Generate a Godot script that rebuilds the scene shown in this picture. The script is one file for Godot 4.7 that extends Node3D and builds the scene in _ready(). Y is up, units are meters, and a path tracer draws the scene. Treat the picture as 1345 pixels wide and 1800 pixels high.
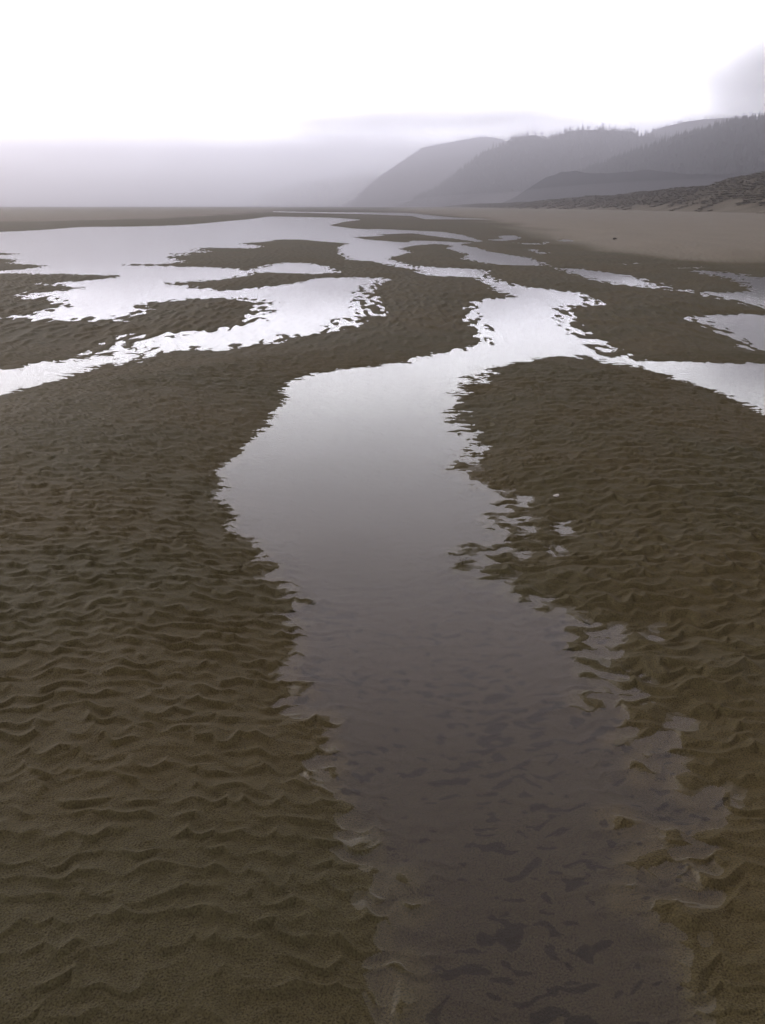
extends Node3D
# A tidal sand flat at low tide: rippled wet sand, shallow pools, dunes and wooded headlands in sea mist.

const CAM_H := 1.65
const FOCAL := 1558.8          # in pixels of the photograph, 1345 x 1800
const CX := 672.5
const CY := 900.0
const HORIZON := 362.0
var pitch := atan((CY - HORIZON) / FOCAL)
var cp := cos(pitch)
var sp := sin(pitch)

# ---- the grid of the sand flat: rows of equal distance, columns fanning out
var row_d := PackedFloat32Array()
var row_y := PackedFloat32Array()
var col_t := PackedFloat32Array()
# ---- coarse grid of distances to the shore lines
var g_rows := PackedInt32Array()
var g_cols := PackedInt32Array()
var g_sd := PackedFloat32Array()
var g_dry := PackedFloat32Array()
var g_soft := PackedFloat32Array()

var n_big := FastNoiseLite.new()
var n_mid := FastNoiseLite.new()
var n_fine := FastNoiseLite.new()
var n_low := FastNoiseLite.new()
var rng := RandomNumberGenerator.new()
var used := {}
var sand_verts := PackedVector3Array()


func _ready() -> void:
	rng.seed = 4711
	camera_and_sky()
	setup_noise()
	setup_grid()
	shore_lines()
	build_sand()
	build_water()
	build_ground()
	build_dune()
	build_hills()
	build_mist()
	build_small_things()


# ------------------------------------------------------------------ camera, sky, light
func camera_and_sky() -> void:
	var cam := Camera3D.new()
	cam.name = "camera"
	cam.fov = 60.0
	cam.near = 0.05
	cam.far = 20000.0
	cam.position = Vector3(0, CAM_H, 0)
	cam.rotation = Vector3(-pitch, 0, 0)
	add_child(cam)
	cam.current = true

	var e := Environment.new()
	e.background_mode = Environment.BG_SKY
	e.tonemap_mode = Environment.TONE_MAPPER_LINEAR
	e.tonemap_exposure = 1.65
	e.sdfgi_enabled = true
	e.ssao_enabled = true
	e.ssil_enabled = true
	e.volumetric_fog_enabled = true
	e.volumetric_fog_density = 0.00115
	e.volumetric_fog_albedo = Color(0.955, 0.95, 1.0)
	e.volumetric_fog_anisotropy = 0.82
	var sky := Sky.new()
	var pm := PanoramaSkyMaterial.new()
	pm.panorama = ImageTexture.create_from_image(sky_image())
	sky.sky_material = pm
	e.sky = sky
	var we := WorldEnvironment.new()
	we.name = "world_environment"
	we.environment = e
	add_child(we)

	var sun := DirectionalLight3D.new()
	sun.name = "sun"
	sun.light_energy = 0.35
	sun.light_color = Color(1.0, 0.95, 0.9)
	sun.light_angular_distance = 14.0
	sun.shadow_enabled = true
	sun.rotation_degrees = Vector3(-24, 180 + 37, 0)
	add_child(sun)


func sky_image() -> Image:
	# an overcast dusk sky: a bright band low down, greyer towards the zenith, soft banks of cloud
	var w := 1024
	var h := 512
	var im := Image.create(w, h, false, Image.FORMAT_RGBF)
	var cl := FastNoiseLite.new()
	cl.seed = 5
	cl.frequency = 1.0
	cl.fractal_octaves = 4
	var el_stop := [-90.0, 0.0, 2.0, 4.5, 7.0, 10.0, 16.0, 22.0, 38.0, 60.0, 90.0]
	var lum := [1.4, 3.2, 4.5, 4.3, 3.3, 2.6, 1.1, 0.6, 0.28, 0.21, 0.18]
	for j in h:
		var el := 90.0 - (j + 0.5) / h * 180.0
		var k := 0
		while k < el_stop.size() - 2 and el > el_stop[k + 1]:
			k += 1
		var f: float = clampf((el - el_stop[k]) / (el_stop[k + 1] - el_stop[k]), 0.0, 1.0)
		var base: float = lerpf(lum[k], lum[k + 1], f)
		var ce := cos(deg_to_rad(el))
		var se := sin(deg_to_rad(el))
		for i in w:
			var az := wrapf((i + 0.5) / w * TAU, -PI, PI)   # the panorama's left edge is the view along -z
			var dx := sin(az) * ce
			var dz := -cos(az) * ce
			var l := base
			if el > -2.0:
				var s := 1.0 / (absf(se) + 0.16)
				var c := cl.get_noise_3d(dx * s * 1.3, se * 9.0, dz * s * 1.3)
				l *= 1.0 + (0.14 + 0.55 * exp(-pow((el - 4.8) / 2.4, 2.0))) * c
				# the cloud is thinner over the sea ahead than over the land behind
				l *= lerpf(1.0, 0.45 + 0.55 * (0.5 + 0.5 * cos(az)), 1.0 - smoothstep(14.0, 34.0, el))
				# daylight comes through the cloud low over the sea, where the photograph is blown out
				l *= 1.0 + 0.9 * exp(-pow(rad_to_deg(az + 0.12) / 42.0, 2.0)) * exp(-pow((el - 6.0) / 5.0, 2.0))
				# the grey bank of cloud that hangs over the wooded hills on the landward side
				var bank := exp(-pow((rad_to_deg(az) - 29.5) / 9.0, 4.0)) * exp(-pow((el - 8.3) / 2.0, 4.0))
				bank *= clampf(1.0 + 0.5 * cl.get_noise_3d(dx * 7.0, se * 30.0, dz * 7.0), 0.0, 1.3)
				l *= 1.0 - 0.97 * minf(bank, 1.0)
			var wst := smoothstep(4.0, 12.0, el)
			var tint := Color(0.96, 0.955, 1.05).lerp(Color(0.985, 0.99, 1.0), wst).lerp(Color(1.12, 0.955, 1.0), smoothstep(13.0, 30.0, el))
			im.set_pixel(i, j, Color(l * tint.r, l * tint.g, l * tint.b))
	return im


# ------------------------------------------------------------------ helpers
func tag(o: Node, label := "", category := "", group := "", kind := "") -> void:
	if label: o.set_meta("label", label)
	if category: o.set_meta("category", category)
	if group: o.set_meta("group", group)
	if kind: o.set_meta("kind", kind)


func numbered(called: String) -> String:
	used[called] = used.get(called, -1) + 1
	return called if used[called] == 0 else "%s_%03d" % [called, used[called]]


func ray(px: float, py: float) -> Vector3:
	var vx := (px - CX) / FOCAL
	var vy := -(py - CY) / FOCAL
	return Vector3(vx, vy * cp - sp, -(cp + vy * sp))


func dist_of(py: float) -> float:
	# how far along the flat lies what shows at this height in the photograph
	var r := ray(CX, py)
	return CAM_H / -r.y * -r.z


func ground(px: float, py: float) -> Vector2:
	# (x, distance) on the flat
	var r := ray(px, py)
	var s := CAM_H / -r.y
	return Vector2(r.x * s, -r.z * s)


func at_distance(px: float, py: float, d: float) -> Vector3:
	var r := ray(px, py)
	var s := d / -r.z
	return Vector3(r.x * s, CAM_H + r.y * s, -d)


func setup_noise() -> void:
	for a in [[n_big, 11, 1.0, 2], [n_mid, 23, 1.0, 2], [n_fine, 31, 1.0, 2], [n_low, 47, 1.0, 3]]:
		var n: FastNoiseLite = a[0]
		n.noise_type = FastNoiseLite.TYPE_SIMPLEX_SMOOTH
		n.seed = a[1]
		n.frequency = a[2]
		n.fractal_type = FastNoiseLite.FRACTAL_FBM
		n.fractal_octaves = a[3]


func setup_grid() -> void:
	var y := 2080.0
	while y > 364.6:
		row_y.append(y)
		row_d.append(dist_of(y))
		y -= 4.0 if y > 1830.0 else 1.85 if y > 700.0 else 1.15 if y > 480.0 else 0.7 if y > 400.0 else 0.45
	var d := row_d[row_d.size() - 1]
	while d < 3300.0:
		d *= 1.12
		row_d.append(d)
		row_y.append(HORIZON + 0.001)
	var half := PackedFloat32Array()
	var p := 1.1
	while p < 690.0:
		half.append(p)
		p += 2.2
	while p < 1000.0:
		half.append(p)
		p += 4.5
	while p < 1150.0:
		half.append(p)
		p *= 1.09
	for i in range(half.size() - 1, -1, -1):
		col_t.append(-half[i] / FOCAL)
	for i in half.size():
		col_t.append(half[i] / FOCAL)
	for i in row_d.size():
		if i % 2 == 0 or i == row_d.size() - 1:
			g_rows.append(i)
	for i in col_t.size():
		if i % 3 == 0 or i == col_t.size() - 1:
			g_cols.append(i)
	var n := g_rows.size() * g_cols.size()
	g_sd.resize(n)
	g_dry.resize(n)
	g_soft.resize(n)
	var nc := g_cols.size()
	for r in g_rows.size():
		var reach := reach_of(row_d[g_rows[r]])
		for c in nc:
			g_sd[r * nc + c] = reach
			g_dry[r * nc + c] = -1.0


func spread(d: float) -> float:
	return d * cp + CAM_H * sp   # x of a column at distance d is its tangent times this


func reach_of(d: float) -> float:
	return 0.4 + 0.07 * d


func lay(points: Array, mode: int) -> void:
	# mode 0: water cut into sand; 1: sand raised out of water; 2: dry sand
	var n := points.size() / 2
	var px := PackedFloat32Array()
	var py := PackedFloat32Array()
	var wx := PackedFloat32Array()
	var wd := PackedFloat32Array()
	var lo_y := 1e9
	var hi_y := -1e9
	for i in n:
		var x: float = points[2 * i]
		var y: float = maxf(points[2 * i + 1], HORIZON + 2.0)
		px.append(x)
		py.append(y)
		var g := ground(x, y)
		wx.append(g.x)
		wd.append(g.y)
		lo_y = minf(lo_y, y)
		hi_y = maxf(hi_y, y)
	var nc := g_cols.size()
	var nr := g_rows.size()
	var dist := {}
	# distance to each edge, for the nodes near it
	for i in n:
		var j := (i + 1) % n
		var ax := wx[i]
		var ad := wd[i]
		var bx := wx[j] - ax
		var bd := wd[j] - ad
		var l2 := bx * bx + bd * bd + 1e-9
		var rr := reach_of(maxf(ad, ad + bd)) * 1.3
		var d0 := minf(ad, ad + bd) - rr
		var d1 := maxf(ad, ad + bd) + rr
		var x0 := minf(ax, ax + bx) - rr
		var x1 := maxf(ax, ax + bx) + rr
		var r0 := first_row(d0)
		for r in range(r0, nr):
			var d := row_d[g_rows[r]]
			if d > d1:
				break
			var s := spread(d)
			var reach := reach_of(d)
			var c := first_col(x0 / s)
			while c < nc:
				var x := col_t[g_cols[c]] * s
				if x > x1:
					break
				var ex := x - ax
				var ed := d - ad
				var u := clampf((ex * bx + ed * bd) / l2, 0.0, 1.0)
				ex -= u * bx
				ed -= u * bd
				var q := sqrt(ex * ex + ed * ed)
				if q < reach:
					var key := r * nc + c
					if q < dist.get(key, 1e9):
						dist[key] = q
				c += 1
	# inside or outside, row by row
	for r in nr:
		var y := row_y[g_rows[r]]
		var inside := PackedByteArray()
		inside.resize(nc)
		if y >= lo_y and y <= hi_y:
			var cuts := []
			for i in n:
				var j := (i + 1) % n
				if (py[i] > y) != (py[j] > y):
					cuts.append(px[i] + (y - py[i]) / (py[j] - py[i]) * (px[j] - px[i]))
			cuts.sort()
			for k in range(0, cuts.size() - 1, 2):
				var c := first_col((cuts[k] - CX) / FOCAL)
				var t1: float = (cuts[k + 1] - CX) / FOCAL
				while c < nc and col_t[g_cols[c]] < t1:
					inside[c] = 1
					c += 1
		var reach := reach_of(row_d[g_rows[r]])
		for c in nc:
			var key := r * nc + c
			var inn := inside[c] == 1
			if not inn and not dist.has(key):
				continue
			var q: float = dist.get(key, reach)
			if mode == 0:
				g_sd[key] = minf(g_sd[key], -q if inn else q)
			elif mode == 1:
				g_sd[key] = maxf(g_sd[key], q if inn else -q)
			else:
				g_dry[key] = maxf(g_dry[key], (q if inn else -q) / reach)


func first_row(d: float) -> int:
	var a := 0
	var b := g_rows.size()
	while a < b:
		var m := (a + b) / 2
		if row_d[g_rows[m]] < d: a = m + 1
		else: b = m
	return a


func first_col(t: float) -> int:
	var a := 0
	var b := g_cols.size()
	while a < b:
		var m := (a + b) / 2
		if col_t[g_cols[m]] < t: a = m + 1
		else: b = m
	return a


func shore_lines() -> void:
	# outlines in pixels of the photograph, laid on the flat
	var lagoon := [-420, 420, -150, 414, 0, 407, 60, 405, 100, 402, 155, 398, 260, 397, 330, 395, 375, 391, 440, 385, 476, 380, 580, 382, 612, 384.5, 638, 386, 606, 390, 580, 396, 622, 402, 660, 402, 727, 405, 779, 407.5, 814, 413, 850, 424, 812, 429, 813, 431, 845, 436, 862, 442.5, 900, 448, 936, 454, 966, 466, 934, 468, 873, 466, 842, 461.5, 809, 454, 822, 447.5, 783, 437, 794, 431.5, 767, 429, 735, 431, 712, 435, 706, 438, 727, 443, 718, 446, 695, 451, 685, 454, 700, 459, 735, 469, 729, 475, 700, 470, 656, 460.5, 613, 457, 600, 460, 599, 478, 603, 486, 640, 487, 687, 489, 687, 492, 657, 505, 651, 514, 666, 526, 654, 537, 669, 544, 672, 554, 627, 562, 621, 574, 597, 578, 565, 586, 508, 593, 470, 605, 443, 606.5, 401, 615.5, 371, 618, 333, 614, 298, 618, 255, 634, 220, 638, 187, 642, 164, 650, 129, 658, 106, 666, 68, 677, 18, 690, 0, 696, -150, 735, -420, 800]
	lay(lagoon, 0)
	var channel := [837, 489, 847, 497, 865, 511, 893, 519, 886, 522, 847, 526, 825, 533, 815, 549, 822, 564, 835, 579, 832, 590, 847, 602, 822, 612, 782, 616, 751, 624, 703, 637, 613, 648, 562, 654, 527, 664, 499, 674, 496, 688, 509, 696, 486, 717, 471, 744, 438, 774, 405, 812, 379, 830, 390, 842, 400, 855, 380, 875, 405, 890, 408, 911, 402, 930, 421, 941, 456, 952, 445, 957, 468, 973, 435, 988, 486, 993, 471, 1013, 506, 1023, 519, 1039, 506, 1049, 535, 1056, 486, 1082, 531, 1097, 521, 1112, 519, 1142, 506, 1168, 506, 1203, 541, 1205, 544, 1216, 511, 1221, 499, 1238, 536, 1255, 577, 1255, 583, 1276, 551, 1296, 584, 1310, 545, 1330, 540, 1356, 591, 1342, 572, 1379, 596, 1400, 607, 1441, 602, 1481, 607, 1505, 663, 1530, 656, 1556, 641, 1571, 657, 1586, 670, 1631, 664, 1657, 648, 1684, 665, 1722, 662, 1745, 668, 1800, 655, 2078, 1230, 2078, 1225, 1900, 1240, 1800, 1232, 1740, 1205, 1690, 1215, 1650, 1160, 1622, 1170, 1592, 1222, 1584, 1262, 1592, 1255, 1572, 1213, 1552, 1246, 1535, 1213, 1512, 1250, 1500, 1268, 1486, 1230, 1466, 1266, 1453, 1275, 1425, 1300, 1424, 1296, 1400, 1270, 1392, 1262, 1378, 1200, 1350, 1195, 1335, 1192, 1306, 1189, 1280, 1206, 1264, 1180, 1268, 1166, 1290, 1143, 1306, 1083, 1301, 1120, 1282, 1100, 1246, 1097, 1232, 1132, 1223, 1117, 1212, 1072, 1217, 1094, 1194, 1120, 1193, 1080, 1174, 1074, 1154, 1074, 1134, 1089, 1114, 1086, 1104, 1052, 1107, 1046, 1091, 1009, 1089, 997, 1073, 974, 1073, 957, 1078, 947, 1062, 970, 1051, 942, 1050, 921, 1054, 891, 1041, 894, 1027, 911, 1017, 876, 1012, 841, 1023, 879, 997, 863, 976, 889, 963, 840, 966, 825, 973, 794, 970, 830, 953, 881, 957, 893, 940, 896, 925, 918, 926, 920, 948, 937, 936, 926, 918, 932, 911, 901, 911, 891, 903, 906, 898, 876, 879, 900, 874, 877, 868, 884, 858, 838, 856, 858, 846, 829, 844, 827, 834, 840, 827, 793, 827, 802, 814, 831, 818, 851, 800, 816, 803, 825, 792, 851, 799, 865, 785, 836, 783, 836, 772, 847, 761, 816, 763, 814, 749, 834, 747, 793, 740, 796, 725, 822, 722, 798, 718, 800, 700, 816, 685, 829, 673, 865, 672, 845, 664, 858, 651, 869, 656, 867, 647, 896, 642, 909, 640, 952, 631, 970, 627.5, 1018, 629, 1060, 637, 1121, 646, 1157, 655, 1175, 662, 1205, 671, 1226, 677, 1256, 689, 1286, 701, 1316, 716, 1345, 730, 1500, 815, 1760, 980, 1760, 640, 1500, 640, 1345, 638, 1325, 637, 1295, 638, 1241, 637, 1205, 634, 1175, 635, 1133, 634, 1090, 628, 1072, 613, 1060, 597, 1030, 586, 1012, 572, 1003, 555, 1000, 540, 1061, 536, 1030, 516, 979, 509, 946, 506, 913, 502, 883, 494, 858, 484, 860, 474, 812, 471, 761, 469, 734, 467, 722, 471, 741, 484, 772, 486, 827, 488.5]
	lay(channel, 0)
	lay([960, 464, 973, 471, 1009, 471, 1060, 477, 1103, 483, 1148, 495, 1181, 505.5, 1225, 511, 1241, 521, 1217, 514, 1151, 507, 1085, 501, 1036, 492, 1015, 485, 985, 475], 0)
	lay([1205, 477, 1225, 474, 1262, 476, 1300, 481, 1345, 487, 1500, 500, 1760, 515, 1760, 600, 1500, 568, 1345, 542, 1313, 536, 1286, 528, 1241, 521, 1217, 513, 1240, 513, 1307, 513.5, 1314, 509, 1295, 497, 1271, 489, 1241, 483, 1216, 478.5], 0)
	lay([1208, 560, 1220, 554, 1271, 551, 1331, 551, 1345, 552, 1500, 560, 1760, 565, 1760, 650, 1500, 628, 1345, 617, 1328, 615.5, 1301, 610, 1298, 599, 1256, 581, 1226, 567], 0)
	lay([480, 371, 560, 372.8, 658, 373.2, 716, 374, 783, 381, 800, 382.5, 885, 385.5, 860, 386.8, 752, 386.3, 725, 380, 658, 377, 560, 375, 480, 373], 0)
	lay([850, 421.5, 885, 419.5, 873, 416.5, 880, 413.5, 905, 413, 918, 418, 905, 422, 880, 424], 0)
	lay([897, 426, 950, 428, 955, 425, 968, 424.6, 955, 430.5, 930, 430.5], 0)
	lay([920, 436.5, 950, 438.5, 945, 442.5, 968, 443.5, 966, 446.8, 945, 446.5], 0)
	lay([979, 422.5, 1003, 418, 1010, 421, 1028, 422, 1010, 425.4, 990, 425], 0)
	lay([1092, 463.8, 1130, 461.3, 1131, 463.2, 1092, 465.8], 0)
	lay([1178, 471.5, 1240, 468.9, 1258, 468.6, 1240, 471.3, 1190, 473.4], 0)
	lay([900, 877, 915, 872, 932, 875, 934, 883, 928, 893, 910, 886], 0)
	lay([976, 925, 990, 917, 1001, 915, 997, 924, 1003, 935, 990, 940], 0)
	lay([906, 978, 914, 970, 930, 970, 935, 977, 925, 985, 912, 985], 0)
	lay([1128, 1108, 1150, 1104, 1172, 1124, 1150, 1124], 0)
	lay([955, 960, 972, 958, 985, 972, 972, 972], 0)
	# sand in the lagoon
	lay([-420, 560, -150, 558, 0, 560, 33, 561, 76, 567, 94, 562, 121, 566, 142, 561, 172, 565, 192, 562, 222, 564, 238, 555, 263, 548, 255, 536, 283, 532, 324, 528, 345, 526, 401, 525, 443, 529, 460, 532, 449, 543, 443, 553, 422, 559, 434, 566, 407, 574, 368, 580, 336, 583, 298, 585, 253, 591, 227, 590, 200, 604, 180, 616, 150, 622, 152, 631, 121, 633, 94, 633, 71, 637, 38, 641, 28, 647, 0, 650, -150, 662, -420, 690], 1)
	lay([-420, 484, -150, 482, 0, 482, 38, 481, 76, 483, 109, 482, 152, 484, 197, 484, 203, 486.5, 177, 490, 139, 493, 88, 497, 59, 498.5, 101, 502, 134, 507, 101, 510.5, 63, 513, 33, 514, 28, 521, 51, 526, 78, 524.5, 88, 532, 109, 536, 83, 543, 51, 550, 20, 556, 0, 557, -150, 556, -420, 556], 1)
	lay([-420, 463, -150, 463, 0, 455, 18, 455, 25, 459, 9, 463, 38, 465, 76, 467, 51, 471.5, 0, 475.7, -150, 479, -420, 480], 1)
	lay([-150, 445, 0, 445, 18, 445.6, 34, 446.3, 0, 448.2, -150, 449], 1)
	lay([485, 421, 540, 422, 580, 426, 611, 427.5, 593, 435, 594, 446, 606, 453, 616, 462, 608, 476, 597, 477, 577, 468, 544, 462, 508, 461, 472, 464, 452, 470, 432, 475, 414, 471.5, 369, 469, 325, 468, 226, 466, 228, 464.8, 300, 465, 330, 459, 299, 451.5, 345, 447, 300, 446, 345, 444.5, 378, 443, 353, 440, 358, 435.5, 400, 436.5, 449, 437, 470, 432.5, 426, 428.4, 440, 426.8, 474, 425], 1)
	lay([300, 499.3, 318, 496.5, 360, 495, 401, 490.5, 431, 486, 455, 479, 484, 480, 556, 482.5, 597, 479, 612, 476, 612, 488, 553, 488, 514, 498, 460, 504, 419, 508, 383, 510, 353, 505, 318, 500.5], 1)
	lay([622, 417, 650, 416, 678, 414.5, 665, 411, 685, 412, 725, 410, 752, 414, 790, 418.5, 850, 427, 805, 425.5, 760, 423, 725, 422, 714, 426, 685, 424, 645, 421], 1)
	# lumps of sand standing out of the channel
	lay([856, 905, 872, 900, 880, 915, 888, 925, 868, 930, 857, 918], 1)
	lay([803, 998, 815, 989, 838, 986, 832, 994, 812, 1001], 1)
	lay([1010, 1108, 1036, 1110, 1037, 1134, 1020, 1142, 1006, 1136], 1)
	lay([1024, 1148, 1034, 1144, 1038, 1152, 1026, 1155], 1)
	lay([1024, 1170, 1040, 1165, 1055, 1178, 1045, 1188, 1028, 1184], 1)
	lay([1016, 1222, 1052, 1218, 1054, 1232, 1038, 1242, 1020, 1238], 1)
	lay([1124, 1334, 1136, 1330, 1137, 1366, 1128, 1366], 1)
	lay([1189, 1376, 1205, 1358, 1236, 1362, 1243, 1385, 1220, 1408, 1198, 1394], 1)
	lay([1074, 1430, 1095, 1428, 1111, 1442, 1104, 1454, 1085, 1448], 1)
	lay([1150, 1462, 1190, 1463, 1208, 1490, 1170, 1512, 1148, 1525, 1110, 1516, 1130, 1498, 1150, 1486], 1)
	lay([1096, 1568, 1114, 1564, 1116, 1580, 1100, 1585], 1)
	lay([618, 1470, 650, 1466, 653, 1500, 620, 1506, 606, 1494], 1)
	lay([690, 1690, 712, 1685, 724, 1720, 733, 1765, 728, 1802, 672, 1802, 670, 1770, 680, 1725], 1)
	lay([690, 1560, 698, 1542, 714, 1538, 713, 1550, 700, 1556], 1)
	lay([705, 1598, 720, 1592, 734, 1595, 720, 1602], 1)
	# the dry sand of the upper beach and of the bar on the seaward side
	lay([700, 372, 800, 380, 870, 392, 910, 402, 960, 416, 1023, 434, 1045, 445, 1112, 451, 1179, 459, 1246, 463, 1345, 466, 1760, 480, 1760, 364, 700, 364], 2)
	lay([-420, 398, -150, 395, 0, 393, 100, 391, 200, 389, 300, 385, 400, 379, 470, 373, 520, 366, 500, 364, -420, 364], 2)
	# where the flat shelves very gently, so that the water stands between the ripples: pixel, width, height, share
	var soft := [[215, 605, 130, 45, 1.0], [400, 448, 120, 26, 1.0], [650, 545, 45, 45, 0.95], [60, 515, 70, 30, 0.6], [1085, 618, 90, 22, 0.9], [822, 720, 60, 110, 0.75], [470, 603, 130, 22, 0.55], [600, 575, 70, 20, 0.6], [1020, 570, 40, 40, 0.6], [895, 930, 60, 70, 0.45], [1080, 1200, 60, 160, 0.3], [350, 500, 70, 10, 0.5], [260, 545, 60, 25, 0.6], [450, 545, 40, 30, 0.6], [1180, 500, 60, 12, 0.7], [1320, 482, 60, 12, 0.8]]
	var nc := g_cols.size()
	for r in g_rows.size():
		var y := row_y[g_rows[r]]
		for c in nc:
			var x := CX + col_t[g_cols[c]] * FOCAL
			var s := 0.0
			for q in soft:
				var ex: float = (x - q[0]) / q[2]
				var ey: float = (y - q[1]) / q[3]
				var k := ex * ex + ey * ey
				if k < 5.0:
					s = maxf(s, q[4] * exp(-k))
			g_soft[r * nc + c] = s


# ------------------------------------------------------------------ the sand
func saw(p: float) -> float:
	# a ripple: a long hollow back that rises to a crisp crest, and a short face that falls towards the viewer
	var f := p - floorf(p)
	if f < 0.7:
		var a := f / 0.7
		return a * a * (1.45 - 0.45 * a)
	var b := (1.0 - f) / 0.3
	return b * (0.55 + 0.45 * b)


func ripple(x: float, d: float) -> float:
	# height of the ripples in metres, before they are levelled under water
	var far := smoothstep(8.5, 14.0, d)
	var h := 0.0
	if far < 1.0:
		var big := n_big.get_noise_2d(x * 0.8, d * 0.8)
		var side := maxf(smoothstep(-0.1, 0.7, x - 0.12 * d + 0.5 * big), 0.8 * smoothstep(5.0, 9.0, d))
		var m1 := n_mid.get_noise_2d(x * 5.0, d * 2.8)
		var m2 := n_mid.get_noise_2d(x * 3.7 + 40.0, d * 2.4 + 17.0)
		var f1 := n_fine.get_noise_2d(x * 9.0, d * 11.0) * (1.0 - smoothstep(5.0, 9.0, d))
		var p1 := -d / 0.086 - 1.05 * absf(m1) + 0.9 * big + 0.07 * f1 + 0.4 * x
		var p2 := -d / 0.14 - 0.95 * absf(m2) - 0.7 * big + 0.07 * f1 - 0.8 * x
		var a1 := clampf(0.66 + 0.95 * n_mid.get_noise_2d(x * 6.0 - 9.0, d * 5.5 + 31.0), 0.2, 1.0)
		var a2 := clampf(0.66 + 0.8 * n_mid.get_noise_2d(x * 3.1 + 71.0, d * 3.3 - 13.0), 0.15, 1.0)
		var s1 := saw(p1) * a1 * lerpf(0.0125, 0.010, side)
		var s2 := saw(p2) * a2 * lerpf(0.007, 0.0155, side)
		h = maxf(s1, s2) + 0.3 * minf(s1, s2) + 0.004 * m2 + 0.0012 * f1
	if far > 0.0:
		var k := clampf(0.5 + 1.3 * n_mid.get_noise_2d(x * 5.0, d * 1.5), 0.0, 1.0)
		h = lerpf(h, 0.026 * k * k, far)
	return h


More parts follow.
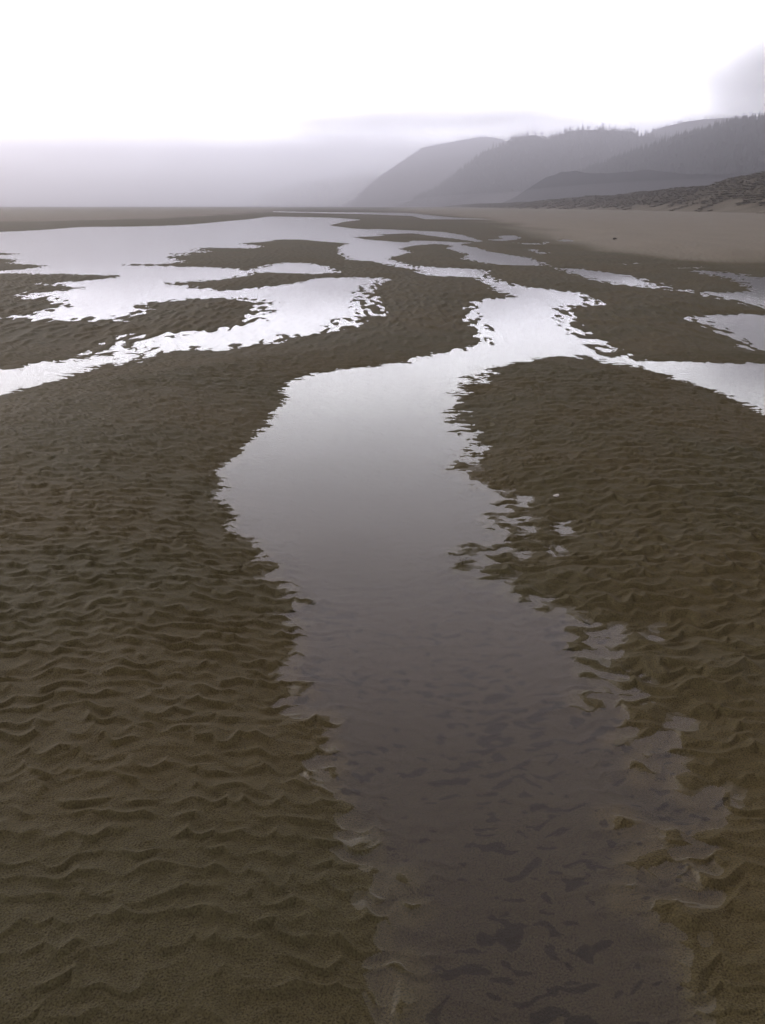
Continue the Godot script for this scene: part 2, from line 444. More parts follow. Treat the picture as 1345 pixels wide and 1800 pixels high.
func build_sand() -> void:
	var nr := row_d.size()
	var nc := col_t.size()
	var gc := g_cols.size()
	var verts := PackedVector3Array()
	var cols := PackedColorArray()
	verts.resize(nr * nc)
	cols.resize(nr * nc)
	var wet := Vector3(0.098, 0.079, 0.035)
	var wet2 := Vector3(0.088, 0.077, 0.037)
	var dry := Vector3(0.265, 0.24, 0.185)
	var bedc := Vector3(0.066, 0.055, 0.030)
	for r in nr:
		var d := row_d[r]
		var s := spread(d)
		var gr := mini(r / 2, g_rows.size() - 2)
		var fr := clampf(float(r - g_rows[gr]) / float(g_rows[gr + 1] - g_rows[gr]), 0.0, 1.0)
		var slope := lerpf(0.19, 0.07, smoothstep(3.5, 11.0, d))
		var amp := 1.45 * lerpf(0.65, 1.0, smoothstep(1.5, 3.4, d)) - 0.4 * smoothstep(8.0, 13.0, d)
		var deep := lerpf(-0.028, -0.045, smoothstep(4.5, 9.0, d))
		var rip_far := 1.0 - 0.5 * smoothstep(15.0, 60.0, d)
		if d > 300.0:
			rip_far = 0.0
		for c in nc:
			var g := mini(c / 3, gc - 2)
			var fc := clampf(float(c - g_cols[g]) / float(g_cols[g + 1] - g_cols[g]), 0.0, 1.0)
			var k := gr * gc + g
			var w00 := (1.0 - fr) * (1.0 - fc)
			var w01 := (1.0 - fr) * fc
			var w10 := fr * (1.0 - fc)
			var w11 := fr * fc
			var sd := g_sd[k] * w00 + g_sd[k + 1] * w01 + g_sd[k + gc] * w10 + g_sd[k + gc + 1] * w11
			var dr := g_dry[k] * w00 + g_dry[k + 1] * w01 + g_dry[k + gc] * w10 + g_dry[k + gc + 1] * w11
			var so := g_soft[k] * w00 + g_soft[k + 1] * w01 + g_soft[k + gc] * w10 + g_soft[k + gc + 1] * w11
			var x := col_t[c] * s
			var low := n_low.get_noise_2d(x * 0.35, d * 0.35)
			var sl := slope * lerpf(1.0, 0.16, so)
			var h := 0.0
			if sd > 0.0:
				h = 0.13 * (1.0 - exp(-sd * sl / 0.13))
			else:
				h = -0.05 * (1.0 - exp(sd * sl / 0.05))
			var base := h
			if rip_far > 0.0:
				var level := lerpf(0.28, 1.0, smoothstep(deep - 0.02 * so, 0.004, base))
				h += (ripple(x, d) - 0.0042) * level * rip_far * amp
			h += 0.012 * low * smoothstep(0.0, 0.1, base)
			if dr > 0.0:
				h += 0.25 * smoothstep(0.0, 1.0, dr)
			if x > 25.0:
				h += minf((x - 25.0) * 0.012, 0.5) * smoothstep(30.0, 60.0, d)
			verts[r * nc + c] = Vector3(x, h, -d)
			# what the sand is made of: olive silt and brown sand in patches, pale where it has dried, dark flecks of peat on the bed
			var patch := clampf(0.5 + 1.1 * low + 0.5 * n_fine.get_noise_2d(x * 0.8, d * 0.8), 0.0, 1.0)
			var q := wet.lerp(wet2, patch)
			var fleck := n_fine.get_noise_2d(x * 26.0, d * 26.0)
			q *= 1.0 + 0.14 * fleck
			if base < -0.004:
				q = q.lerp(bedc * (1.0 + 0.08 * fleck), smoothstep(-0.004, -0.012, base))
				if d < 4.5:
					var bend := n_mid.get_noise_2d(x * 5.0 + 60.0, d * 5.0)
					var peat := n_mid.get_noise_2d(x * 10.5 + 300.0 + 0.35 * bend, d * 18.0 + 0.6 * bend) + 0.5 * n_mid.get_noise_2d(x * 1.7, d * 1.7 + 90.0)
					q *= 1.0 - 0.55 * smoothstep(0.35, 0.375, peat) * smoothstep(4.2, 3.2, d)
			var dd := smoothstep(-0.3, 0.4, dr + 0.3 * n_fine.get_noise_2d(x * 0.2, d * 0.05))
			q = q.lerp(dry * (1.0 + 0.07 * n_fine.get_noise_2d(x * 0.5, d * 0.1)), dd)
			cols[r * nc + c] = Color(q.x, q.y, q.z)
	var norms := PackedVector3Array()
	norms.resize(nr * nc)
	for r in nr:
		var ra := maxi(r - 1, 0) * nc
		var rb := mini(r + 1, nr - 1) * nc
		for c in nc:
			var ca := maxi(c - 1, 0)
			var cb := mini(c + 1, nc - 1)
			var u := verts[r * nc + cb] - verts[r * nc + ca]
			var v := verts[rb + c] - verts[ra + c]
			norms[r * nc + c] = u.cross(v).normalized()
	var idx := PackedInt32Array()
	var rim := PackedInt32Array()
	for r in nr - 1:
		var near := row_d[r] < 6.0
		for c in nc - 1:
			var a := r * nc + c
			var b := a + nc
			if near:
				var m := (verts[a].y + verts[b + 1].y) * 0.5
				if m > 0.0 and m < 0.003 + 0.009 * n_fine.get_noise_2d(verts[a].x * 6.0, verts[a].z * 6.0):
					rim.append_array([a, b, a + 1, a + 1, b, b + 1])
					continue
			idx.append_array([a, b, a + 1, a + 1, b, b + 1])
	sand_verts = verts
	var o := mesh_object("sand_flat", verts, norms, cols, idx, sand_material())
	tag(o, "rippled wet brown sand flat laid bare by the tide", "sand", "", "structure")
	# the soaked margin along the water's edge, glossier than the drained sand
	var seen := {}
	var rv := PackedVector3Array()
	var rn := PackedVector3Array()
	var rc := PackedColorArray()
	for i in rim.size():
		var q := rim[i]
		if not seen.has(q):
			seen[q] = rv.size()
			rv.append(verts[q])
			rn.append(norms[q])
			rc.append(cols[q])
		rim[i] = seen[q]
	var soaked := sand_material()
	soaked.resource_name = "soaked sand"
	soaked.roughness = 0.52
	soaked.metallic_specular = 0.38
	soaked.heightmap_scale = 0.1
	var arr := []
	arr.resize(Mesh.ARRAY_MAX)
	arr[Mesh.ARRAY_VERTEX] = rv
	arr[Mesh.ARRAY_NORMAL] = rn
	arr[Mesh.ARRAY_COLOR] = rc
	arr[Mesh.ARRAY_INDEX] = rim
	var am: ArrayMesh = o.mesh
	am.add_surface_from_arrays(Mesh.PRIMITIVE_TRIANGLES, arr)
	am.surface_set_material(1, soaked)
	print("sand ", nr, " x ", nc, "  ", verts[0], norms[nc * 5 + nc / 2])


func mesh_object(called: String, verts: PackedVector3Array, norms: PackedVector3Array, cols: PackedColorArray, idx: PackedInt32Array, m: Material, parent: Node = self) -> MeshInstance3D:
	var arr := []
	arr.resize(Mesh.ARRAY_MAX)
	arr[Mesh.ARRAY_VERTEX] = verts
	arr[Mesh.ARRAY_NORMAL] = norms
	if cols.size():
		arr[Mesh.ARRAY_COLOR] = cols
	arr[Mesh.ARRAY_INDEX] = idx
	var am := ArrayMesh.new()
	am.add_surface_from_arrays(Mesh.PRIMITIVE_TRIANGLES, arr)
	am.surface_set_material(0, m)
	var o := MeshInstance3D.new()
	o.name = numbered(called) if parent == self else called
	o.mesh = am
	parent.add_child(o, true)
	return o


func noise_texture(seed_: int, freq: float, octaves: int, size: int, lo: Color, hi: Color, kind := FastNoiseLite.TYPE_SIMPLEX_SMOOTH) -> NoiseTexture2D:
	var n := FastNoiseLite.new()
	n.seed = seed_
	n.noise_type = kind
	n.frequency = freq
	n.fractal_octaves = octaves
	var t := NoiseTexture2D.new()
	t.width = size
	t.height = size
	t.seamless = true
	t.noise = n
	var g := Gradient.new()
	g.set_color(0, lo)
	g.set_color(1, hi)
	t.color_ramp = g
	return t


func sand_material() -> StandardMaterial3D:
	var m := StandardMaterial3D.new()
	m.resource_name = "sand"
	m.vertex_color_use_as_albedo = true
	m.roughness = 0.74
	m.metallic_specular = 0.23
	m.uv1_triplanar = true
	m.uv1_world_triplanar = true
	m.uv1_scale = Vector3(1.1, 1.1, 1.1)
	var grain := noise_texture(3, 0.13, 3, 1024, Color(0.3, 0.3, 0.3), Color(1, 1, 1))
	grain.color_ramp.add_point(0.3, Color(0.66, 0.66, 0.66))
	grain.color_ramp.add_point(0.42, Color(0.86, 0.86, 0.86))
	m.albedo_texture = grain
	m.heightmap_enabled = true
	m.heightmap_texture = noise_texture(9, 0.09, 4, 1024, Color(0, 0, 0), Color(1, 1, 1))
	m.heightmap_scale = 0.28
	return m


# ------------------------------------------------------------------ water, ground beyond
func sheet(called: String, x0: float, x1: float, d0: float, d1: float, y: float, m: Material) -> MeshInstance3D:
	var v := PackedVector3Array([Vector3(x0, y, -d0), Vector3(x0, y, -d1), Vector3(x1, y, -d0), Vector3(x1, y, -d1)])
	var n := PackedVector3Array([Vector3.UP, Vector3.UP, Vector3.UP, Vector3.UP])
	return mesh_object(called, v, n, PackedColorArray(), PackedInt32Array([0, 1, 2, 2, 1, 3]), m)


func build_water() -> void:
	var m := StandardMaterial3D.new()
	m.resource_name = "water"
	m.transparency = BaseMaterial3D.TRANSPARENCY_ALPHA
	m.albedo_color = Color(0.2, 0.18, 0.14, 0.02)
	m.roughness = 0.05
	m.metallic_specular = 0.45
	var o := sheet("water", -500.0, 500.0, -3.0, 700.0, 0.0, m)
	tag(o, "still shallow tidal water in pools and a winding channel", "water", "", "structure")


func build_ground() -> void:
	var m := StandardMaterial3D.new()
	m.resource_name = "seabed"
	m.albedo_color = Color(0.1, 0.085, 0.065).linear_to_srgb()
	m.roughness = 0.9
	var o := sheet("ground", -1800.0, 1800.0, -60.0, 3700.0, -0.35, m)
	tag(o, "sandy ground beneath and beyond the flat", "ground", "", "structure")


# ------------------------------------------------------------------ dune and hills
func earth(c: Color, scale: float) -> StandardMaterial3D:
	var m := StandardMaterial3D.new()
	m.albedo_color = Color.WHITE
	m.vertex_color_use_as_albedo = true
	m.roughness = 0.95
	m.metallic_specular = 0.2
	m.uv1_triplanar = true
	m.uv1_world_triplanar = true
	m.uv1_scale = Vector3(scale, scale, scale)
	m.albedo_texture = noise_texture(61, 0.03, 4, 512, Color(0.6, 0.6, 0.6), Color(1, 1, 1))
	return m


func grid_surface(called: String, pts: Array, nu: int, nv: int, cols: PackedColorArray, m: Material) -> MeshInstance3D:
	var v := PackedVector3Array(pts)
	var n := PackedVector3Array()
	n.resize(v.size())
	for i in nu:
		for j in nv:
			var a := v[mini(i + 1, nu - 1) * nv + j] - v[maxi(i - 1, 0) * nv + j]
			var b := v[i * nv + mini(j + 1, nv - 1)] - v[i * nv + maxi(j - 1, 0)]
			var q := a.cross(b).normalized()
			n[i * nv + j] = q if q.y >= 0.0 else -q
	var idx := PackedInt32Array()
	for i in nu - 1:
		for j in nv - 1:
			var a := i * nv + j
			idx.append_array([a, a + nv, a + 1, a + 1, a + nv, a + nv + 1])
	return mesh_object(called, v, n, cols, idx, m)


func build_dune() -> void:
	# the foredune: its toe runs along the beach, 48 m to landward
	var pts := []
	var cols := PackedColorArray()
	var nu := 420
	var nv := 80
	var noise := FastNoiseLite.new()
	noise.seed = 8
	noise.frequency = 1.0
	noise.fractal_octaves = 4
	var mm := MultiMesh.new()
	mm.transform_format = MultiMesh.TRANSFORM_3D
	mm.mesh = scrub_mesh()
	var spots := []
	for i in nu:
		var d := 40.0 * pow(900.0 / 40.0, i / float(nu - 1))
		var top := crest_height(d) + 0.9 * noise.get_noise_1d(d * 0.035) + 0.35 * noise.get_noise_1d(d * 0.16 + 50.0)
		var toe := 49.0 + 3.0 * noise.get_noise_1d(d * 0.02 + 9.0)
		for j in nv:
			var u := j / float(nv - 1)
			var x := toe + u * 70.0
			var up := smoothstep(0.0, 0.36, u) * (1.0 - 0.35 * smoothstep(0.42, 1.0, u))
			var y := 0.3 + top * up + 0.5 * noise.get_noise_2d(x * 0.1, d * 0.06) * smoothstep(0.05, 0.3, u)
			if u > 0.9:
				y = lerpf(y, -0.5, (u - 0.9) / 0.1)
			if j == 0:
				y = -0.2
			pts.append(Vector3(x, y, -d))
			var green := smoothstep(0.05, 0.14, u + 0.1 * noise.get_noise_2d(x * 0.12, d * 0.08))
			var q := Vector3(0.265, 0.24, 0.185).lerp(Vector3(0.13, 0.115, 0.082), green)
			cols.append(Color(q.x, q.y, q.z))
			if green > 0.6 and u < 0.75 and rng.randf() < 0.95:
				spots.append(Vector3(x + rng.randf_range(-0.5, 0.5), y - 0.08, -d + rng.randf_range(-0.6, 0.6)))
	var o := grid_surface("dune", pts, nu, nv, cols, earth(Color.WHITE, 0.2))
	tag(o, "low foredune behind the beach, dark with scrub", "dune", "", "structure")
	mm.instance_count = spots.size()
	for i in spots.size():
		var s := rng.randf_range(0.3, 0.65)
		mm.set_instance_transform(i, Transform3D(Basis(Vector3.UP, rng.randf() * TAU).scaled(Vector3(s * 2.3, s * 0.42, s * 2.3)), spots[i]))
	var mi := MultiMeshInstance3D.new()
	mi.name = "dune_scrub"
	mi.multimesh = mm
	add_child(mi)
	tag(mi, "dark scrub and beach grass covering the foredune", "scrub", "", "stuff")


func crest_height(d: float) -> float:
	var table := [[40.0, 7.8], [150.0, 7.7], [180.0, 7.4], [205.0, 6.2], [225.0, 5.3], [300.0, 4.5], [450.0, 3.0], [900.0, 2.0]]
	for i in table.size() - 1:
		if d <= table[i + 1][0]:
			return lerpf(table[i][1], table[i + 1][1], clampf((d - table[i][0]) / (table[i + 1][0] - table[i][0]), 0.0, 1.0))
	return 2.0


func scrub_mesh() -> ArrayMesh:
	# a tuft: many narrow blades leaning out
	var st := SurfaceTool.new()
	st.begin(Mesh.PRIMITIVE_TRIANGLES)
	var r := RandomNumberGenerator.new()
	r.seed = 21
	for i in 46:
		var a := r.randf() * TAU
		var out := r.randf_range(0.1, 0.65)
		var foot := Vector3(cos(a), 0, sin(a)) * r.randf_range(0.0, 0.3)
		var tip := foot + Vector3(cos(a) * out, r.randf_range(0.5, 1.0), sin(a) * out)
		var side := Vector3(-sin(a), 0, cos(a)) * r.randf_range(0.05, 0.12)
		st.add_vertex(foot - side)
		st.add_vertex(tip)
		st.add_vertex(foot + side)
	st.generate_normals()
	var m := StandardMaterial3D.new()
	m.albedo_color = Color(0.165, 0.145, 0.104).linear_to_srgb()
	m.roughness = 0.95
	m.cull_mode = BaseMaterial3D.CULL_DISABLED
	st.set_material(m)
	return st.commit()


func build_hills() -> void:
	# each crest is traced in the photograph and set at its own distance: [pixel x, pixel y, distance]
	var bluff := [[820, 372, 945], [860, 365, 891], [900, 350, 850], [930, 330, 824], [960, 312, 803], [985, 303, 790], [1010, 300, 776], [1045, 305, 756], [1090, 303, 736], [1140, 299, 716], [1170, 301, 702], [1200, 306, 688], [1260, 307, 662], [1345, 305, 634], [1500, 300, 594], [1700, 295, 567]]
	var near_hill := [[900, 362, 1085], [940, 342, 1066], [980, 322, 1048], [1010, 309, 1035], [1060, 292, 1011], [1100, 275, 992], [1150, 259, 967], [1190, 244, 949], [1230, 233, 930], [1270, 221, 911], [1310, 212, 893], [1345, 208, 874], [1450, 196, 837], [1650, 190, 775]]
	var mid_hill := [[700, 362, 1736], [760, 336, 1701], [800, 308, 1667], [852, 266, 1632], [888, 254, 1611], [906, 242, 1597], [935, 237, 1584], [948, 239, 1576], [960, 246, 1569], [979, 238, 1556], [999, 231, 1549], [1024, 228, 1534], [1045, 228, 1521], [1112, 230, 1486], [1123, 239, 1480], [1150, 241, 1465], [1200, 246, 1445], [1300, 250, 1389]]
	var far_hill := [[600, 362, 3482], [630, 346, 3385], [645, 332, 3288], [665, 314, 3221], [700, 288, 3162], [745, 258, 3095], [778, 252, 3047], [812, 246, 2999], [848, 239, 2950], [870, 241, 2921], [888, 246, 2902], [930, 262, 2854], [1000, 280, 2804]]
	var back_hill := [[1080, 260, 2014], [1125, 240, 1979], [1139, 234, 1966], [1165, 223, 1944], [1188, 217, 1931], [1206, 213, 1916], [1235, 209, 1903], [1268, 207, 1882], [1313, 205, 1861], [1345, 203, 1840], [1450, 198, 1792], [1650, 195, 1736]]
	hill("bluff", bluff, 60.0, 80.0, 1.5, "smooth grassy bluff behind the dunes, half lost in mist", "bluff")
	hill("hill", near_hill, 310.0, 250.0, 5.0, "wooded hillside rising steadily to the right above the bluff", "hill")
	hill("hill", mid_hill, 260.0, 250.0, 5.0, "misty wooded headland with a saw-toothed crest of conifers", "hill")
	hill("hill", far_hill, 310.0, 250.0, 5.0, "faintest headland, sloping down to the sea in the mist", "hill")
	hill("hill", back_hill, 250.0, 200.0, 5.0, "pale ridge showing just above the wooded hillside", "hill")
	var kinds := []
	for k in 4:
		kinds.append(conifer(k))
	ridge_trees(near_hill, 1140, 1345, 5.6, [4.5, 8.5], kinds, "dark conifer on the crest of the wooded hillside above the bluff", "conifers along the crest of the wooded hillside")
	ridge_trees(mid_hill, 866, 1176, 6.0, [7.0, 13.0], kinds, "hazy conifer on the saw-toothed crest of the misty headland", "conifers along the crest of the misty headland")
	ridge_trees(back_hill, 1136, 1300, 6.5, [6.0, 11.0], kinds, "pale conifer on the ridge that shows just above the wooded hillside", "conifers along the pale ridge")
	ridge_trees(far_hill, 750, 890, 8.0, [7.0, 11.0], kinds, "barely visible conifer on the faintest headland in the mist", "conifers along the faintest headland")
	for t in kinds:
		t.free()
	forest([near_hill, mid_hill, back_hill, far_hill], [310.0, 260.0, 250.0, 310.0])


func crest_at(c: Array, px: float) -> Vector3:
	for i in c.size() - 1:
		if px <= c[i + 1][0]:
			var f := clampf((px - c[i][0]) / float(c[i + 1][0] - c[i][0]), 0.0, 1.0)
			return at_distance(px, lerpf(c[i][1], c[i + 1][1], f), lerpf(c[i][2], c[i + 1][2], f))
	return at_distance(px, c[c.size() - 1][1], c[c.size() - 1][2])


func slope_point(c: Array, px: float, v: float, front: float, noise: FastNoiseLite, rough: float) -> Vector3:
	# v runs from 0 at the foot on the viewer's side over 0.6 at the crest to 1 behind
	var p := crest_at(c, px)
	var h := maxf(p.y, 0.2)
	var q := p
	var deep := front * clampf(h / 75.0, 0.25, 1.3)
	if v < 0.6:
		var u := v / 0.6
		q.z = p.z + deep * (1.0 - u)
		q.x = p.x - deep * 0.22 * (1.0 - u)
		var s := lerpf(u, smoothstep(0.0, 1.0, u), 0.55)
		q.y = h * s
	else:
		var u := (v - 0.6) / 0.4
		q.z = p.z - deep * u
		q.x = p.x + deep * 0.2 * u
		q.y = h * (1.0 - u * u * 0.9)
	var w := 1.0 - smoothstep(0.0, 0.25, absf(v - 0.6))
	q.y += rough * noise.get_noise_2d(q.x * 0.012, q.z * 0.012) * (1.0 - w) * clampf(h / 40.0, 0.0, 1.0) * smoothstep(0.0, 0.2, v)
	if v <= 0.001:
		q.y = -0.5
	return q


func hill(called: String, c: Array, front: float, back: float, rough: float, label: String, category: String) -> void:
	var noise := FastNoiseLite.new()
	noise.seed = 90
	noise.frequency = 1.0
	noise.fractal_octaves = 4
	var pts := []
	var cols := PackedColorArray()
	var nu := 220
	var nv := 50
	var a: float = c[0][0]
	var b: float = c[c.size() - 1][0]
	for i in nu:
		var px := lerpf(a, b, i / float(nu - 1))
		for j in nv:
			var p := slope_point(c, px, j / float(nv - 1), front, noise, rough)
			if called == "bluff":
				p.y += 0.7 * noise.get_noise_2d(p.x * 0.05, p.z * 0.05) * smoothstep(0.0, 0.3, j / float(nv - 1))
			pts.append(p)
			var k := 0.5 + 0.8 * noise.get_noise_2d(p.x * 0.008 + 30.0, p.z * 0.008 + p.y * 0.01)
			var q := Vector3(0.09, 0.085, 0.06).lerp(Vector3(0.14, 0.12, 0.085), clampf(k, 0.0, 1.0)) if called == "bluff" else Vector3(0.03, 0.036, 0.026).lerp(Vector3(0.05, 0.052, 0.036), clampf(k, 0.0, 1.0))
			cols.append(Color(q.x, q.y, q.z))
	var o := grid_surface(called, pts, nu, nv, cols, earth(Color.WHITE, 0.02 if called != "bluff" else 0.06))
	tag(o, label, category, "", "structure")


func conifer(kind: int) -> Node3D:
	# a spruce one unit tall: a tapered trunk and drooping whorls of branches of uneven length
	var r := RandomNumberGenerator.new()
	r.seed = 300 + kind
	var root := Node3D.new()
	var st := SurfaceTool.new()
	st.begin(Mesh.PRIMITIVE_TRIANGLES)
	for i in 6:
		var a0 := TAU * i / 6.0
		var a1 := TAU * (i + 1) / 6.0
		st.add_vertex(Vector3(cos(a0) * 0.022, -0.12, sin(a0) * 0.022))
		st.add_vertex(Vector3(0, 0.97, 0))
		st.add_vertex(Vector3(cos(a1) * 0.022, -0.12, sin(a1) * 0.022))
	st.generate_normals()
	var bark := StandardMaterial3D.new()
	bark.albedo_color = Color(0.06, 0.048, 0.038).linear_to_srgb()
	bark.roughness = 0.95
	bark.cull_mode = BaseMaterial3D.CULL_DISABLED
	st.set_material(bark)
	var trunk := MeshInstance3D.new()
	trunk.name = "trunk"
	trunk.mesh = st.commit()
	root.add_child(trunk)
	st = SurfaceTool.new()
	st.begin(Mesh.PRIMITIVE_TRIANGLES)
	var wide: float = [0.17, 0.21, 0.15, 0.24][kind]
	var lean := r.randf_range(-0.3, 0.3)
	var tiers := 13
	for k in tiers:
		var f := k / float(tiers - 1)
		var y := lerpf([0.16, 0.08, 0.28, 0.12][kind], 0.96, f)
		var reach := wide * pow(1.0 - f, 0.8) + 0.015
		var n := 9 if k < 8 else 6
		var turn := r.randf() * TAU
		for i in n:
			if r.randf() < 0.12:
				continue
			var a := turn + TAU * i / n + r.randf_range(-0.25, 0.25)
			var l := reach * r.randf_range(0.55, 1.2) * (1.0 + lean * cos(a))
			var dir := Vector3(cos(a), 0, sin(a))
			var side := Vector3(-sin(a), 0, cos(a)) * l * r.randf_range(0.28, 0.42)
			var foot := Vector3(0, y + 0.045, 0)
			var mid := dir * l * 0.6 + Vector3(0, y + 0.005, 0)
			var tip := dir * l + Vector3(0, y - 0.3 * l, 0)
			st.add_vertex(foot)
			st.add_vertex(mid + side)
			st.add_vertex(tip)
			st.add_vertex(foot)
			st.add_vertex(tip)
			st.add_vertex(mid - side)
	st.generate_normals()
	var leaf := StandardMaterial3D.new()
	leaf.albedo_color = Color(0.035, 0.045, 0.03).linear_to_srgb()
	leaf.roughness = 0.9
	leaf.cull_mode = BaseMaterial3D.CULL_DISABLED
	st.set_material(leaf)
	var crown := MeshInstance3D.new()
	crown.name = "crown"
	crown.mesh = st.commit()
	root.add_child(crown)
	return root


func ridge_trees(c: Array, x0: float, x1: float, step: float, size: Array, kinds: Array, label: String, group: String) -> void:
	var px := x0
	while px < x1:
		var p := crest_at(c, px)
		var t: Node3D = kinds[rng.randi() % kinds.size()].duplicate()
		var h: float = lerpf(size[0], size[1], pow(rng.randf(), 1.3))
		t.name = numbered("conifer_tree")
		t.position = p + Vector3(0, -0.04 * h, rng.randf_range(-3.0, 10.0))
		t.rotation.y = rng.randf() * TAU
		t.scale = Vector3(h, h, h)
		tag(t, label, "tree", group)
		add_child(t)
		px += step * rng.randf_range(0.55, 1.5)


func forest(crests: Array, fronts: Array) -> void:
	var noise := FastNoiseLite.new()
	noise.seed = 90
	noise.frequency = 1.0
	noise.fractal_octaves = 4
	var xf := []
	for k in crests.size():
		var c: Array = crests[k]
		var n: int = [2600, 1800, 500, 900][k]
		for i in n:
			var px := rng.randf_range(c[0][0] + 30.0, minf(c[c.size() - 1][0], 1480.0))
			var v := rng.randf_range(0.12, 0.62)
			var p := slope_point(c, px, v, fronts[k], noise, 5.0)
			if p.y < 6.0:
				continue
			var s := rng.randf_range(5.5, 10.0)
			if v > 0.57:
				s *= 0.7
			xf.append(Transform3D(Basis(Vector3.UP, rng.randf() * TAU).scaled(Vector3(s * 1.2, s, s * 1.2)), p))
	var proto := conifer(1)
	var mm := MultiMesh.new()
	mm.transform_format = MultiMesh.TRANSFORM_3D
	mm.mesh = proto.get_node("crown").mesh
	mm.instance_count = xf.size()
	for i in xf.size():
		mm.set_instance_transform(i, xf[i])
	proto.free()
	var mi := MultiMeshInstance3D.new()
	mi.name = "forest"
	mi.multimesh = mm
	add_child(mi)
	tag(mi, "far-off conifer forest covering the misty hillsides", "forest", "", "stuff")


# ------------------------------------------------------------------ mist
func build_mist() -> void:
	# banks of sea mist lying low against the hills: [name, centre, size, density, label]
	var banks := [
		["sea_mist", Vector3(520, 0, -1500), Vector3(1050, 56, 2350), 0.0006, "low sea mist along the foot of the hills"],
		["sea_mist", Vector3(330, 0, -2150), Vector3(1250, 170, 1700), 0.0004, "deep sea mist between the headlands"],
		["sea_mist", Vector3(330, 0, -720), Vector3(560, 44, 620), 0.001, "sea mist drifting in front of the grassy bluff"],
	]
	for l in banks:
		var f := FogVolume.new()
		f.name = numbered(l[0])
		f.shape = RenderingServer.FOG_VOLUME_SHAPE_ELLIPSOID
		f.size = l[2]
		f.position = l[1]
		var m := FogMaterial.new()
		m.density = l[3]
		m.albedo = Color(0.98, 0.975, 1.0)
		f.material = m
		add_child(f)
		tag(f, l[4], "mist", "", "stuff")
	cloud([[1245, 150, 50, 34], [1295, 128, 60, 40], [1325, 148, 70, 60], [1360, 125, 90, 70], [1380, 165, 90, 50], [1300, 168, 50, 26], [1420, 140, 100, 90]], 1150.0, 0.0009, "pale grey patch of low cloud above the wooded hillside")
	cloud([[560, 214, 130, 14], [640, 206, 150, 18], [740, 203, 150, 16], [840, 208, 140, 14], [890, 200, 90, 12], [690, 216, 120, 12]], 2000.0, 0.0004, "thin streak of cloud trailing off the headland")


func cloud(puffs: Array, d: float, density: float, label: String) -> void:
	# one cloud of many overlapping puffs: [pixel x, pixel y, half width, half height in pixels]
	var root := Node3D.new()
	root.name = numbered("low_cloud")
	root.position = at_distance(puffs[0][0], puffs[0][1], d)
	add_child(root)
	var m := FogMaterial.new()
	m.density = density
	m.albedo = Color(0.98, 0.975, 1.0)
	for p in puffs:
		for k in 3:
			var f := FogVolume.new()
			f.name = "puff"
			f.shape = RenderingServer.FOG_VOLUME_SHAPE_ELLIPSOID
			var w: float = p[2] * d / FOCAL * rng.randf_range(0.7, 1.5)
			var h: float = p[3] * d / FOCAL * rng.randf_range(0.6, 1.4)
			f.size = Vector3(w * 2.0, h * 2.0, w * 1.8)
			f.position = at_distance(p[0], p[1], d) - root.position + Vector3(rng.randf_range(-0.5, 0.5) * w, rng.randf_range(-0.5, 0.5) * h, rng.randf_range(-0.6, 0.6) * w)
			f.material = m
			root.add_child(f, true)
	tag(root, label, "cloud", "", "stuff")


# ------------------------------------------------------------------ small things
func sand_height(x: float, d: float) -> float:
	var r := 0
	while r < row_d.size() - 1 and row_d[r + 1] < d:
		r += 1
	var t := x / spread(d)
	var c := 0
	while c < col_t.size() - 1 and col_t[c + 1] < t:
		c += 1
	return sand_verts[r * col_t.size() + c].y


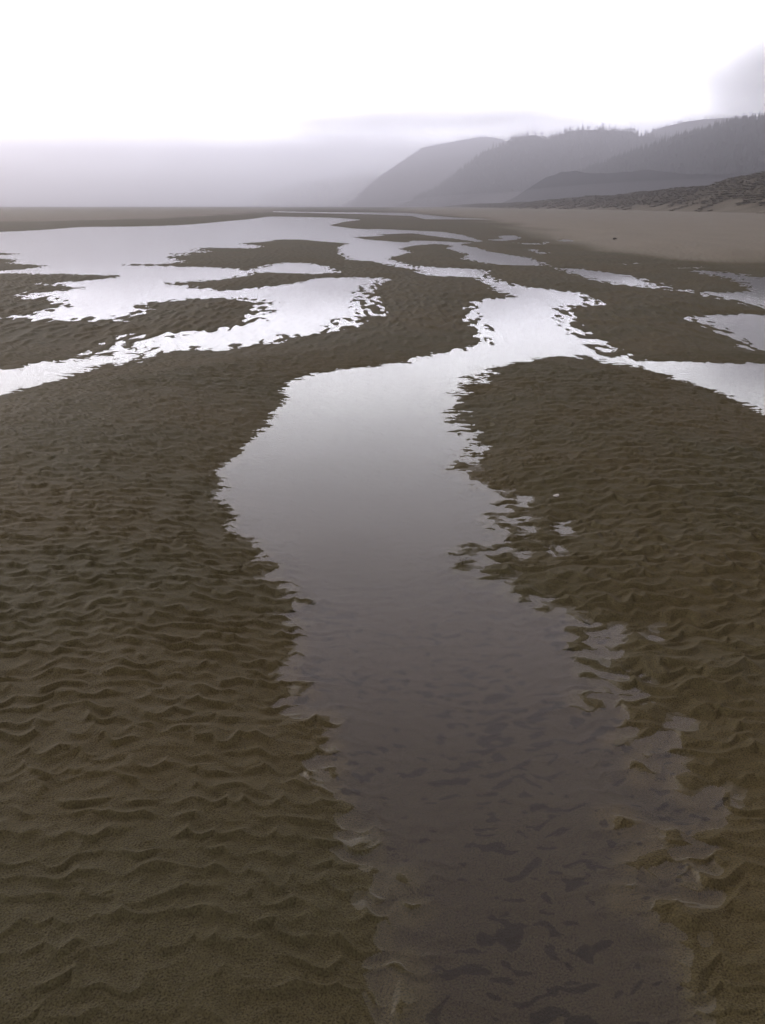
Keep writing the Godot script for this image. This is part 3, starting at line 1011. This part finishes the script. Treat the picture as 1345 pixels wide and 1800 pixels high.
func build_small_things() -> void:
	var pale := StandardMaterial3D.new()
	pale.resource_name = "shell"
	pale.vertex_color_use_as_albedo = true
	pale.roughness = 0.4
	pale.cull_mode = BaseMaterial3D.CULL_DISABLED
	var a := ground(978, 878)
	var big := shell_thing("clam_shell", a, 0.014, 0.5, pale)
	tag(big, "pale half-buried clam shell beside a puddle in the rippled sand", "shell")
	# a dark lump on the dry beach
	var st := SurfaceTool.new()
	st.begin(Mesh.PRIMITIVE_TRIANGLES)
	var n := FastNoiseLite.new()
	n.seed = 6
	n.frequency = 1.4
	var pts := []
	for i in 13:
		for j in 21:
			var th := PI * i / 12.0
			var ph := TAU * j / 20.0
			var v := Vector3(sin(th) * cos(ph), cos(th), sin(th) * sin(ph))
			pts.append(v * (1.0 + 0.5 * n.get_noise_3dv(v * 1.3)) * Vector3(0.09, 0.05, 0.06))
	for i in 12:
		for j in 20:
			var k := i * 21 + j
			for q in [k, k + 1, k + 21, k + 1, k + 22, k + 21]:
				st.add_vertex(pts[q])
	st.index()
	st.generate_normals()
	var dark := StandardMaterial3D.new()
	dark.albedo_color = Color(0.045, 0.04, 0.034).linear_to_srgb()
	dark.roughness = 0.9
	st.set_material(dark)
	var rock := MeshInstance3D.new()
	rock.name = "rock"
	rock.mesh = st.commit()
	var g := ground(1080, 431)
	rock.position = Vector3(g.x, sand_height(g.x, g.y) + 0.02, -g.y)
	add_child(rock)
	tag(rock, "small dark rock lying alone on the pale dry beach", "rock")


func shell_thing(called: String, at: Vector2, size: float, turn: float, m: Material) -> MeshInstance3D:
	# one valve: a ribbed fan, domed, with a thickness
	var v := PackedVector3Array()
	var cols := PackedColorArray()
	var idx := PackedInt32Array()
	var nu := 9
	var nv := 17
	for layer in 2:
		for i in nu:
			var u := i / float(nu - 1)
			for j in nv:
				var ang := lerpf(-1.3, 1.3, j / float(nv - 1))
				var rib := 1.0 + 0.03 * cos(ang * 22.0) * u
				var r := u * size * 2.0 * rib * (1.0 - 0.12 * absf(ang))
				var y := size * 0.75 * (1.0 - pow(absf(2.0 * u * 0.86 - 1.0), 2.0)) * cos(ang * 0.85) - layer * size * 0.07
				v.append(Vector3(sin(ang) * r, y, cos(ang) * r - size))
				var tone := 0.45 + 0.1 * sin(u * 30.0)
				cols.append(Color(tone, tone * 0.95, tone * 0.86))
	for layer in 2:
		for i in nu - 1:
			for j in nv - 1:
				var k := layer * nu * nv + i * nv + j
				idx.append_array([k, k + 1, k + nv, k + 1, k + nv + 1, k + nv] if layer == 0 else [k, k + nv, k + 1, k + 1, k + nv, k + nv + 1])
	for j in nv - 1:
		var k := (nu - 1) * nv + j
		var l := k + nu * nv
		idx.append_array([k, k + 1, l, k + 1, l + 1, l])
	var n := PackedVector3Array()
	n.resize(v.size())
	for i in range(0, idx.size(), 3):
		var f := (v[idx[i + 2]] - v[idx[i]]).cross(v[idx[i + 1]] - v[idx[i]])
		for q in 3:
			n[idx[i + q]] += f
	for i in n.size():
		n[i] = n[i].normalized() if n[i].length() > 0.0 else Vector3.UP
	var o := mesh_object(called, v, n, cols, idx, m)
	o.position = Vector3(at.x, sand_height(at.x, at.y) + size * 0.1, -at.y)
	o.rotation = Vector3(0.25, turn, 0.1)
	return o
